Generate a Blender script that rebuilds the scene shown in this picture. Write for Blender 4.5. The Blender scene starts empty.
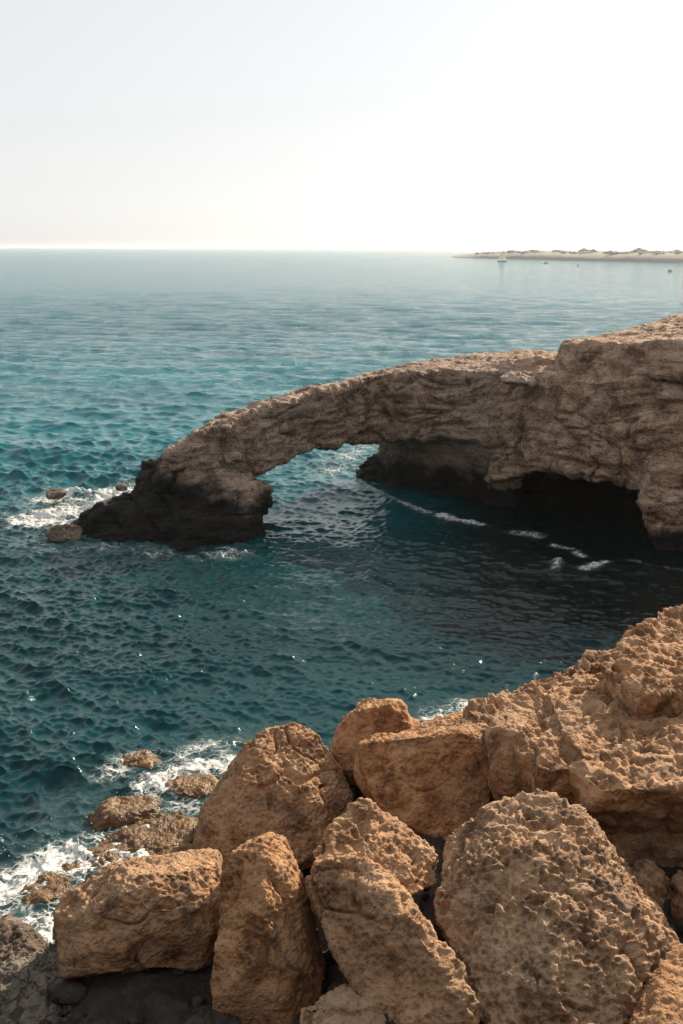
import bpy, bmesh, math, random
import numpy as np
from mathutils import Vector

R = math.radians
rng = np.random.default_rng(7)
random.seed(7)
scene = bpy.context.scene
COL = scene.collection

# ------------------------------------------------------------------ camera
CAM_H = 8.0
FOV_V = R(50)
PITCH = math.atan((512 - 247) / (512 / math.tan(FOV_V / 2)))
cam_d = bpy.data.cameras.new("camera")
cam_d.sensor_fit = 'VERTICAL'
cam_d.sensor_height = 24
cam_d.lens = 12 / math.tan(FOV_V / 2)
cam_d.clip_start = 0.1
cam_d.clip_end = 60000
cam = bpy.data.objects.new("camera", cam_d)
cam.location = (0, 0, CAM_H)
cam.rotation_euler = (math.pi / 2 - PITCH, 0, 0)
COL.objects.link(cam)
scene.camera = cam

# ------------------------------------------------------------------ sky, sun, exposure
SUN_AZ = R(35)      # to the right of the view direction
SUN_EL = R(28)
w = bpy.data.worlds.new("World")
scene.world = w
w.use_nodes = True
nt = w.node_tree
nt.nodes.clear()
sky = nt.nodes.new("ShaderNodeTexSky")
sky.sky_type = 'NISHITA'
sky.sun_disc = False
sky.sun_elevation = SUN_EL
sky.sun_rotation = SUN_AZ
sky.air_density = 1.0
sky.dust_density = 1.0
sky.ozone_density = 1.0
hsv = nt.nodes.new("ShaderNodeHueSaturation")
hsv.inputs['Saturation'].default_value = 0.3
bgn = nt.nodes.new("ShaderNodeBackground")
bgn.inputs['Strength'].default_value = 0.080
wo = nt.nodes.new("ShaderNodeOutputWorld")
nt.links.new(sky.outputs[0], hsv.inputs['Color'])
veil = nt.nodes.new("ShaderNodeMix")      # thin bright overcast veil over the clear sky
veil.data_type = 'RGBA'
veil.inputs[0].default_value = 0.62
veil.inputs[7].default_value = (6.25, 6.3, 6.35, 1)
nt.links.new(hsv.outputs[0], veil.inputs[6])
nt.links.new(veil.outputs[2], bgn.inputs['Color'])
nt.links.new(bgn.outputs[0], wo.inputs['Surface'])

sd = bpy.data.lights.new("sun", 'SUN')
sd.energy = 5.0
sd.angle = R(0.6)
sd.color = (1.0, 0.83, 0.64)
so = bpy.data.objects.new("sun", sd)
S = Vector((math.sin(SUN_AZ) * math.cos(SUN_EL), math.cos(SUN_AZ) * math.cos(SUN_EL), math.sin(SUN_EL)))
so.rotation_euler = S.to_track_quat('Z', 'Y').to_euler()
so.location = (40, 40, 60)
COL.objects.link(so)

scene.view_settings.view_transform = 'Standard'
scene.view_settings.look = 'None'
scene.view_settings.exposure = 0.75
scene.view_settings.gamma = 1.0
scene.view_settings.use_curve_mapping = False
try:
    scene.cycles.use_denoising = True
    scene.cycles.sample_clamp_direct = 14.0
    scene.cycles.sample_clamp_indirect = 4.0
    scene.cycles.max_bounces = 6
    scene.cycles.volume_bounces = 1
    scene.cycles.caustics_reflective = False
    scene.cycles.caustics_refractive = False
except Exception:
    pass

# ------------------------------------------------------------------ survey: points of the place seen from where the camera stands
F = 512 / math.tan(FOV_V / 2)
CP, SP = math.cos(PITCH), math.sin(PITCH)


def at(px, py, Y):
    """world point at horizontal distance Y along the sight line of a photo point"""
    u, v = (px - 341.5) / F, (py - 512) / F
    dy, dz = CP - v * SP, -SP - v * CP
    t = Y / dy
    return (u * t, Y, CAM_H + dz * t)


def atz(px, py, z=0.0):
    u, v = (px - 341.5) / F, (py - 512) / F
    dy, dz = CP - v * SP, -SP - v * CP
    t = (z - CAM_H) / dz
    return (u * t, dy * t, z)


def xat(px, Y, z):
    """point at distance Y and height z whose bearing matches column px (using its own depth)"""
    depth = Y * CP + (CAM_H - z) * SP
    return ((px - 341.5) / F * depth, Y, z)


# ------------------------------------------------------------------ numpy noise
_perm = rng.permutation(256).astype(np.int32)
_perm = np.concatenate([_perm, _perm, _perm])
_g = rng.normal(size=(256, 3)).astype(np.float32)
_g /= np.linalg.norm(_g, axis=1, keepdims=True)
_fp = rng.random((256, 3)).astype(np.float32)


def _hash(x, y, z):
    return _perm[_perm[_perm[x & 255] + (y & 255)] + (z & 255)]


def _pn(p):
    pi = np.floor(p).astype(np.int32)
    pf = (p - pi).astype(np.float32)
    x, y, z = pi[:, 0], pi[:, 1], pi[:, 2]
    f = pf * pf * pf * (pf * (pf * 6 - 15) + 10)
    out = np.zeros(len(p), np.float32)
    for dx in (0, 1):
        wx = f[:, 0] if dx else 1 - f[:, 0]
        for dy in (0, 1):
            wy = f[:, 1] if dy else 1 - f[:, 1]
            for dz in (0, 1):
                wz = f[:, 2] if dz else 1 - f[:, 2]
                g = _g[_hash(x + dx, y + dy, z + dz)]
                d = pf - np.array([dx, dy, dz], np.float32)
                out += wx * wy * wz * np.einsum('ij,ij->i', g, d)
    return out * 1.6


def fbm(p, octaves=4, gain=0.5, ridged=False):
    out = np.zeros(len(p), np.float32)
    a, q = 1.0, p.copy()
    for _ in range(octaves):
        n = _pn(q)
        if ridged:
            n = 1 - 2 * np.abs(n)
        out += a * n
        a *= gain
        q = q * 2.03 + 17.3
    return out


def worley(p):
    """distance to the nearest and second nearest feature point"""
    F1 = np.full(len(p), 9, np.float32)
    F2 = np.full(len(p), 9, np.float32)
    pi = np.floor(p).astype(np.int32)
    pf = (p - pi).astype(np.float32)
    for dx in (-1, 0, 1):
        for dy in (-1, 0, 1):
            for dz in (-1, 0, 1):
                h = _hash(pi[:, 0] + dx, pi[:, 1] + dy, pi[:, 2] + dz)
                d = _fp[h] + np.array([dx, dy, dz], np.float32) - pf
                d = np.sqrt(np.einsum('ij,ij->i', d, d))
                nF2 = np.minimum(np.maximum(F1, d), F2)
                F1 = np.minimum(F1, d)
                F2 = nF2
    return F1, F2


def sstep(a, b, x):
    t = np.clip((x - a) / (b - a), 0, 1)
    return t * t * (3 - 2 * t)


# ------------------------------------------------------------------ object helpers
def tag(o, label=None, cat=None, group=None, kind=None):
    if label: o['label'] = label
    if cat: o['category'] = cat
    if group: o['group'] = group
    if kind: o['kind'] = kind
    return o


def link_mesh(name, me, mat, parent=None):
    o = bpy.data.objects.new(name, me)
    COL.objects.link(o)
    if mat: me.materials.append(mat)
    if parent: o.parent = parent
    return o


def np_mesh(name, V, faces_flat, nper, smooth=True):
    me = bpy.data.meshes.new(name)
    nf = len(faces_flat) // nper
    me.vertices.add(len(V))
    me.vertices.foreach_set("co", np.ascontiguousarray(V, np.float32).ravel())
    me.loops.add(len(faces_flat))
    me.loops.foreach_set("vertex_index", np.ascontiguousarray(faces_flat, np.int32))
    me.polygons.add(nf)
    me.polygons.foreach_set("loop_start", np.arange(0, nf * nper, nper, dtype=np.int32))
    me.polygons.foreach_set("loop_total", np.full(nf, nper, np.int32))
    if smooth:
        me.polygons.foreach_set("use_smooth", np.ones(nf, bool))
    me.update(calc_edges=True)
    return me


def hull_bm(bm, pts):
    b2 = bmesh.new()
    for p in pts:
        b2.verts.new(p)
    r = bmesh.ops.convex_hull(b2, input=b2.verts)
    junk = [g for g in r['geom_interior'] + r['geom_unused'] if isinstance(g, bmesh.types.BMVert)]
    if junk:
        bmesh.ops.delete(b2, geom=list(set(junk)), context='VERTS')
    bmesh.ops.recalc_face_normals(b2, faces=b2.faces)
    m = bpy.data.meshes.new("tmp")
    b2.to_mesh(m)
    b2.free()
    bm.from_mesh(m)
    bpy.data.meshes.remove(m)


def evaluated(me, voxel, smooth, cut=None):
    o = bpy.data.objects.new("tmp", me)
    COL.objects.link(o)
    r = o.modifiers.new("r", 'REMESH')
    r.mode = 'VOXEL'
    r.voxel_size = voxel
    c = None
    if smooth:
        s = o.modifiers.new("s", 'SMOOTH')
        s.factor = 0.5
        s.iterations = smooth
    dg = bpy.context.evaluated_depsgraph_get()
    dg.update()
    out = bpy.data.meshes.new_from_object(o.evaluated_get(dg))
    bpy.data.objects.remove(o)
    return out


def rock(name, hulls, mat, voxel=0.03, smooth=6, disp=None, seed=0.0, parent=None, chips=0):
    """a stone from convex chunks fused together, worn round and then weathered"""
    bm = bmesh.new()
    for h in hulls:
        hull_bm(bm, h)
    me0 = bpy.data.meshes.new("tmp")
    bm.to_mesh(me0)
    bm.free()
    me = evaluated(me0, voxel, smooth)
    bpy.data.meshes.remove(me0)
    n = len(me.vertices)
    V = np.empty(n * 3, np.float32)
    me.vertices.foreach_get("co", V)
    V = V.reshape(-1, 3)
    N = np.empty(n * 3, np.float32)
    me.vertex_normals.foreach_get("vector", N)
    N = N.reshape(-1, 3)
    if chips:
        # faces where the stone broke along flat planes
        g = np.random.default_rng(int(seed) + 100)
        c = V.mean(0)
        Q = (V - c) * np.float32(1.055)
        for _ in range(chips):
            nv = g.normal(size=3).astype(np.float32)
            nv[1] -= 0.5
            nv /= np.linalg.norm(nv)
            h = Q @ nv
            lim = h.max() * g.uniform(0.84, 0.96)
            over = np.maximum(h - lim, 0)
            Q = Q - nv * (over * 0.94)[:, None]
        V = Q + c
        me.vertices.foreach_set("co", np.ascontiguousarray(V, np.float32).ravel())
        me.update()
        me.vertex_normals.foreach_get("vector", Nb := np.empty(n * 3, np.float32))
        N = Nb.reshape(-1, 3)
    if disp:
        V = disp(V, N, np.float32(seed))
    org = np.array([V[:, 0].mean(), V[:, 1].mean(), max(V[:, 2].min(), -0.5)], np.float32)
    V -= org
    me.vertices.foreach_set("co", np.ascontiguousarray(V).ravel())
    me.polygons.foreach_set("use_smooth", np.ones(len(me.polygons), bool))
    me.materials.clear()
    me.update()
    me.name = name
    o = link_mesh(name, me, mat, parent)
    o.location = org.tolist()
    return o


def limestone(lump=0.10, lumpf=0.9, pit=0.05, pitf=4.5, nod=0.018, side=0.25, allover=0.0, crack=0.025, rough=0.045):
    """honeycombed limestone: lumps, ragged solution pits mostly on top, broken smoother sides"""
    def f(V, N, s):
        P = V + s * 13.7
        m = sstep(-0.3, 0.4, fbm(P * 1.3 + 40, 3))
        top = np.clip(sstep(0.22, 0.78, N[:, 2] + 0.30 * fbm(P * 2.1 + 5, 3)) + allover, 0, 1)
        top = side + (1 - side) * top
        warp = np.stack([_pn(P * 1.7), _pn(P * 1.7 + 31), _pn(P * 1.7 + 57)], 1)
        warp2 = np.stack([_pn(P * 7), _pn(P * 7 + 31), _pn(P * 7 + 57)], 1)
        d = lump * fbm(P * lumpf, 3)
        # broad broken faces with arrises
        C1, C2 = worley(P * 1.15 + warp * 0.45)
        d += 0.09 * lump / 0.09 * (C1 - 0.5) * -0.7
        d -= crack * (1 - sstep(0.0, 0.07, C2 - C1)) * sstep(-0.1, 0.3, fbm(P * 0.9 + 77, 2))
        Q = P * pitf + warp * 0.9 + warp2 * 0.30
        F1, F2 = worley(Q)
        d -= top * pit * (1 - sstep(0.08, 0.62, F1 + 0.12 * warp2[:, 0])) * (0.08 + 1.05 * m)
        d += top * rough * fbm(P * 4.6 + 9, 5, 0.60, ridged=True) * 0.5 * (0.4 + 0.6 * m)
        G1, G2 = worley(P * pitf * 2.4 + warp + warp2 * 0.4)
        d -= top * nod * (1 - sstep(0.1, 0.55, G1)) * 1.6
        d += 0.016 * fbm(P * 6, 4, 0.62)
        d += 0.010 * fbm(P * 19, 3, 0.65) * (0.5 + top)
        return V + N * d[:, None]
    return f


def cliffy(lump=0.25, strata=0.10):
    def f(V, N, s):
        P = V + s * 13.7
        warp = np.stack([_pn(P * 0.5), _pn(P * 0.5 + 31), _pn(P * 0.5 + 57)], 1)
        d = lump * fbm(P * 0.42, 3)
        # bedding planes dip gently towards the sea; fine ragged courses
        B = (P + warp * 0.5) * np.array([0.34, 0.34, 2.0], np.float32)
        B[:, 2] -= P[:, 0] * 0.34
        d += strata * fbm(B, 5, 0.6, ridged=True) * 0.48
        B2 = (P + warp * 0.2) * np.array([0.9, 0.9, 5.0], np.float32)
        B2[:, 2] -= P[:, 0] * 0.8
        d += strata * 0.45 * fbm(B2, 4, 0.6, ridged=True)
        F1, F2 = worley((P + warp * 0.5) * np.array([0.7, 0.7, 1.5], np.float32))
        d -= 0.13 * (1 - sstep(0.0, 0.09, F2 - F1)) * sstep(-0.2, 0.2, fbm(P * 0.6 + 3, 2))
        d -= 0.10 * (F1 - 0.5)
        F1, F2 = worley(P * 2.0 + warp * 2)
        d -= 0.09 * (1 - sstep(0.05, 0.5, F1)) * sstep(0.0, 0.4, fbm(P * 0.8 + 8, 2))
        d += 0.06 * fbm(P * 2.4, 5, 0.62)
        return V + N * d[:, None]
    return f


# ------------------------------------------------------------------ materials
def nodes(mat):
    mat.use_nodes = True
    nt = mat.node_tree
    nt.nodes.clear()
    out = nt.nodes.new("ShaderNodeOutputMaterial")
    return nt, out


class NB:
    """tiny node-tree writer"""
    def __init__(self, nt):
        self.nt = nt

    def n(self, typ, **kw):
        nd = self.nt.nodes.new(typ)
        for k, v in kw.items():
            setattr(nd, k, v)
        return nd

    def l(self, a, b):
        self.nt.links.new(a, b)

    def noise(self, vec, scale, detail=4, rough=0.55, dist=0.0):
        nd = self.n("ShaderNodeTexNoise")
        nd.inputs['Scale'].default_value = scale
        nd.inputs['Detail'].default_value = detail
        nd.inputs['Roughness'].default_value = rough
        nd.inputs['Distortion'].default_value = dist
        if vec is not None: self.l(vec, nd.inputs['Vector'])
        return nd.outputs['Fac']

    def voro(self, vec, scale, feature='F1'):
        nd = self.n("ShaderNodeTexVoronoi", feature=feature)
        nd.inputs['Scale'].default_value = scale
        if vec is not None: self.l(vec, nd.inputs['Vector'])
        return nd.outputs['Distance']

    def ramp(self, fac, stops):
        nd = self.n("ShaderNodeValToRGB")
        cr = nd.color_ramp
        while len(cr.elements) < len(stops): cr.elements.new(0.5)
        for e, (p, c) in zip(cr.elements, stops):
            e.position = p
            e.color = (*c, 1) if len(c) == 3 else c
        self.l(fac, nd.inputs['Fac'])
        return nd.outputs['Color']

    def mix(self, fac, a, b, blend='MIX'):
        nd = self.n("ShaderNodeMix", data_type='RGBA', blend_type=blend)
        for v, s in ((fac, nd.inputs[0]), (a, nd.inputs[6]), (b, nd.inputs[7])):
            if hasattr(v, 'links'): self.l(v, s)
            elif isinstance(v, (int, float)): s.default_value = v
            else: s.default_value = (*v, 1)
        return nd.outputs[2]

    def math(self, op, a, b=None, c=None, clamp=False):
        nd = self.n("ShaderNodeMath", operation=op, use_clamp=clamp)
        for i, v in enumerate((a, b, c)):
            if v is None: continue
            if hasattr(v, 'links'): self.l(v, nd.inputs[i])
            else: nd.inputs[i].default_value = v
        return nd.outputs[0]

    def rng(self, v, a, b, c=0.0, d=1.0, smooth=True):
        nd = self.n("ShaderNodeMapRange", interpolation_type='SMOOTHSTEP' if smooth else 'LINEAR')
        self.l(v, nd.inputs[0])
        for i, x in enumerate((a, b, c, d)):
            if hasattr(x, 'links'): self.l(x, nd.inputs[i + 1])
            else: nd.inputs[i + 1].default_value = x
        return nd.outputs[0]

    def bump(self, h, strength, dist, normal=None):
        nd = self.n("ShaderNodeBump")
        nd.inputs['Strength'].default_value = strength
        nd.inputs['Distance'].default_value = dist
        self.l(h, nd.inputs['Height'])
        if normal is not None: self.l(normal, nd.inputs['Normal'])
        return nd.outputs['Normal']

    def pos(self):
        return self.n("ShaderNodeNewGeometry").outputs['Position']

    def scaled(self, vec, s):
        nd = self.n("ShaderNodeVectorMath", operation='MULTIPLY')
        self.l(vec, nd.inputs[0])
        nd.inputs[1].default_value = s
        return nd.outputs[0]


def mat_limestone(name, c_lo, c_mid, c_hi, grey=(0.30, 0.26, 0.21), stain=(0.09, 0.055, 0.035), scale=1.0, bump=0.03, wet_z=None, wet_h=0.5, wetcol=(0.012, 0.010, 0.008), strata=False, wet_slope=0.0, gloss=0.92, cracks=0.0, skin=None):
    skin = skin or grey
    m = bpy.data.materials.new(name)
    nt, out = nodes(m)
    b = NB(nt)
    P = b.pos()
    big = b.noise(P, 0.55 * scale, 5, 0.6, 0.6)
    med = b.noise(P, 3.0 * scale, 6, 0.65, 0.3)
    fine = b.noise(P, 22 * scale, 6, 0.7)
    col = b.ramp(med, [(0.36, c_lo), (0.49, c_mid), (0.63, c_hi)])
    col = b.mix(b.rng(big, 0.46, 0.66, 0, 0.75), col, grey)
    col = b.mix(b.math('MULTIPLY', b.rng(fine, 0.5, 0.72), 0.45), col, c_hi)
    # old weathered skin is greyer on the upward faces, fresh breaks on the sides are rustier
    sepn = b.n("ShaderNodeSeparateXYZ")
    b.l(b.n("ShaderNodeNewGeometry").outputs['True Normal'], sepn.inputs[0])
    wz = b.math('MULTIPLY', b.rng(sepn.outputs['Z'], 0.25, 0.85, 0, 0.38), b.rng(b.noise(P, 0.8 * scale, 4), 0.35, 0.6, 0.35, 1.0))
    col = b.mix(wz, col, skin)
    # rusty and dark lichen stains with shapes of their own
    st = b.noise(P, 1.6 * scale, 8, 0.72, 1.2)
    col = b.mix(b.rng(st, 0.53, 0.64, 0, 0.75), col, stain)
    sp = b.noise(b.scaled(P, (1, 1, 1.3)), 9 * scale, 5, 0.7)
    col = b.mix(b.rng(sp, 0.55, 0.68, 0, 0.65), col, stain)
    if strata:
        sv = b.noise(b.scaled(P, (0.35, 0.35, 3.2)), 1.6, 7, 0.68, 0.4)
        col = b.mix(b.rng(sv, 0.52, 0.66, 0, 0.55), col, stain)
    rough = gloss
    if cracks:
        cv = b.n("ShaderNodeVectorMath", operation='MULTIPLY_ADD')
        cn = b.n("ShaderNodeTexNoise")
        cn.inputs['Scale'].default_value = 3
        b.l(P, cn.inputs['Vector'])
        b.l(cn.outputs['Color'], cv.inputs[0])
        cv.inputs[1].default_value = (0.5, 0.5, 0.5)
        b.l(P, cv.inputs[2])
        crk = b.rng(b.voro(cv.outputs[0], cracks, 'DISTANCE_TO_EDGE'), 0.0, 0.05, 0.45, 1.0)
        col = b.mix(crk, stain, col)
    bs = b.n("ShaderNodeBsdfPrincipled")
    if wet_z is not None:
        sep = b.n("ShaderNodeSeparateXYZ")
        b.l(P, sep.inputs[0])
        zz = b.math('ADD', sep.outputs['Z'], b.math('MULTIPLY', b.math('SUBTRACT', b.noise(P, 0.9, 6, 0.65, 0.5), 0.5), 2.4 * wet_h))
        if wet_slope:
            # the wet black band climbs higher on the seaward end
            zz = b.math('SUBTRACT', zz, b.math('MULTIPLY', b.math('MINIMUM', b.math('ADD', sep.outputs['X'], 2.6), 0.0), wet_slope))
        wm = b.rng(zz, wet_z + wet_h * 0.35, wet_z - wet_h * 0.35)
        col = b.mix(wm, col, b.mix(b.rng(med, 0.4, 0.7), wetcol, tuple(1.9 * x for x in wetcol)))
        b.l(b.rng(wm, 0, 1, gloss, min(gloss, 0.6)), bs.inputs['Roughness'])
    else:
        bs.inputs['Roughness'].default_value = rough
    b.l(col, bs.inputs['Base Color'])
    bs.inputs['Specular IOR Level'].default_value = 0.25
    h1 = b.math('MULTIPLY', fine, 0.6)
    v = b.voro(b.scaled(P, (1, 1, 1)), 24 * scale)
    h2 = b.math('ADD', h1, b.math('MULTIPLY', b.rng(v, 0.0, 0.5), 0.5))
    h3 = b.math('ADD', h2, b.math('MULTIPLY', med, 1.4))
    if cracks: h3 = b.math('ADD', h3, b.math('MULTIPLY', crk, 2.0))
    b.l(b.bump(h3, 0.9, bump), bs.inputs['Normal'])
    b.l(bs.outputs[0], out.inputs['Surface'])
    return m


def plain(name, col, rough=0.6, var=0.15, scale=6):
    m = bpy.data.materials.new(name)
    nt, out = nodes(m)
    b = NB(nt)
    n = b.noise(b.pos(), scale, 4)
    bs = b.n("ShaderNodeBsdfPrincipled")
    b.l(b.mix(n, tuple(c * (1 - var) for c in col), tuple(min(1, c * (1 + var)) for c in col)), bs.inputs['Base Color'])
    bs.inputs['Roughness'].default_value = rough
    b.l(bs.outputs[0], out.inputs['Surface'])
    return m


M_BOULDER = mat_limestone("honey_limestone", (0.11, 0.050, 0.022), (0.30, 0.155, 0.074), (0.52, 0.325, 0.185), grey=(0.37, 0.235, 0.14), skin=(0.41, 0.275, 0.17))
M_ORANGE = mat_limestone("orange_limestone", (0.15, 0.063, 0.024), (0.33, 0.158, 0.067), (0.51, 0.30, 0.155), grey=(0.40, 0.235, 0.128), skin=(0.42, 0.27, 0.155))
M_PITTED = mat_limestone("pitted_limestone", (0.10, 0.050, 0.025), (0.30, 0.168, 0.088), (0.53, 0.35, 0.21), grey=(0.40, 0.27, 0.17), skin=(0.41, 0.29, 0.19))
M_DARK = mat_limestone("shade_darkened_rock", (0.018, 0.014, 0.012), (0.036, 0.029, 0.024), (0.075, 0.06, 0.05), grey=(0.05, 0.042, 0.036), stain=(0.018, 0.014, 0.011))  # dark rock, colour lowered further to paint in deep shade between the boulders
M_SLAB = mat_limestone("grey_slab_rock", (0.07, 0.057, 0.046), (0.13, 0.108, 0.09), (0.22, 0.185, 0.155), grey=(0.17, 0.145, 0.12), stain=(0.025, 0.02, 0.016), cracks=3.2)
M_SHELF = mat_limestone("wet_algae_rock", (0.07, 0.036, 0.014), (0.20, 0.108, 0.040), (0.36, 0.21, 0.085), grey=(0.24, 0.145, 0.07), stain=(0.025, 0.017, 0.010), wet_z=0.06, wet_h=0.14, wetcol=(0.085, 0.046, 0.018), gloss=0.35)
M_CLIFF = mat_limestone("cliff_limestone", (0.20, 0.118, 0.072), (0.44, 0.285, 0.185), (0.60, 0.44, 0.315), grey=(0.52, 0.385, 0.28), stain=(0.085, 0.055, 0.040), scale=0.55, bump=0.16, wet_z=0.6, wet_h=0.6, strata=True)
M_ARCH = mat_limestone("arch_limestone", (0.17, 0.112, 0.078), (0.36, 0.25, 0.18), (0.53, 0.405, 0.31), grey=(0.43, 0.33, 0.26), stain=(0.075, 0.050, 0.038), scale=0.55, bump=0.16, wet_z=1.05, wet_h=0.95, strata=True, wet_slope=-0.42)
M_PALE = mat_limestone("pale_limestone", (0.24, 0.17, 0.12), (0.34, 0.26, 0.20), (0.44, 0.35, 0.28), grey=(0.36, 0.28, 0.22), stain=(0.25, 0.17, 0.12))
M_WETROCK = mat_limestone("wet_sea_rock", (0.04, 0.03, 0.022), (0.10, 0.075, 0.055), (0.24, 0.18, 0.14), grey=(0.16, 0.12, 0.095), stain=(0.03, 0.024, 0.02))

# ------------------------------------------------------------------ sea
SEA_FOAM = []      # (x0,y0,x1,y1,radius,strength): where the swell breaks


def foam_line(pts, rad, strength):
    P = [atz(px, py, 0.0) for px, py in pts]
    for a, c in zip(P[:-1], P[1:]):
        SEA_FOAM.append((a[0], a[1], c[0], c[1], rad, strength))


# around the shelf at the near shore
foam_line([(-30, 915), (0, 895), (35, 868), (60, 860)], 0.55, 1.0)
foam_line([(20, 880), (75, 850), (110, 838), (150, 832)], 0.5, 0.85)
foam_line([(85, 862), (120, 855), (170, 865), (200, 868)], 0.45, 0.95)
foam_line([(105, 838), (130, 815), (150, 795), (160, 775)], 0.55, 0.75)
foam_line([(150, 790), (185, 772), (215, 766), (245, 764)], 0.5, 1.0)
foam_line([(130, 760), (170, 758), (205, 745), (232, 742)], 0.40, 0.72)
foam_line([(110, 775), (128, 765), (150, 758)], 0.45, 0.75)
foam_line([(175, 805), (200, 812), (215, 800)], 0.4, 0.75)
foam_line([(30, 930), (60, 915), (55, 950)], 0.4, 0.9)
foam_line([(60, 905), (90, 885)], 0.5, 0.7)
foam_line([(70, 845), (60, 820), (75, 800)], 0.8, 0.45)
foam_line([(225, 735), (270, 725)], 0.7, 0.42)
foam_line([(60, 880), (110, 850), (165, 838), (205, 830)], 0.8, 0.72)
foam_line([(85, 800), (120, 780), (150, 768)], 0.9, 0.5)
foam_line([(20, 860), (60, 840), (90, 815)], 0.9, 0.5)
foam_line([(415, 735), (440, 715), (470, 705)], 0.5, 0.8)
# around the foot of the arch
foam_line([(40, 520), (70, 512), (110, 500), (135, 492)], 1.5, 1.0)
foam_line([(45, 500), (85, 490), (130, 487)], 0.8, 0.95)
foam_line([(5, 525), (50, 545)], 1.6, 0.5)
foam_line([(20, 510), (60, 500)], 1.6, 0.55)
foam_line([(60, 552), (120, 548), (180, 556), (240, 553)], 0.7, 0.66)
foam_line([(330, 470), (350, 455), (378, 447)], 1.6, 0.70)
foam_line([(300, 465), (350, 450)], 1.6, 0.45)
foam_line([(355, 478), (385, 497), (430, 512), (480, 523)], 0.22, 0.80)
foam_line([(440, 514), (480, 524)], 0.30, 0.95)
foam_line([(515, 532), (535, 534)], 0.35, 0.8)
foam_line([(555, 547), (575, 550), (585, 558)], 0.22, 0.8)
foam_line([(554, 570), (558, 562)], 0.18, 0.8)
foam_line([(585, 570), (605, 565)], 0.22, 0.85)
foam_line([(630, 562), (683, 570), (720, 575)], 0.2, 0.65)
foam_line([(70, 265), (130, 266)], 3.0, 0.7)


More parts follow.
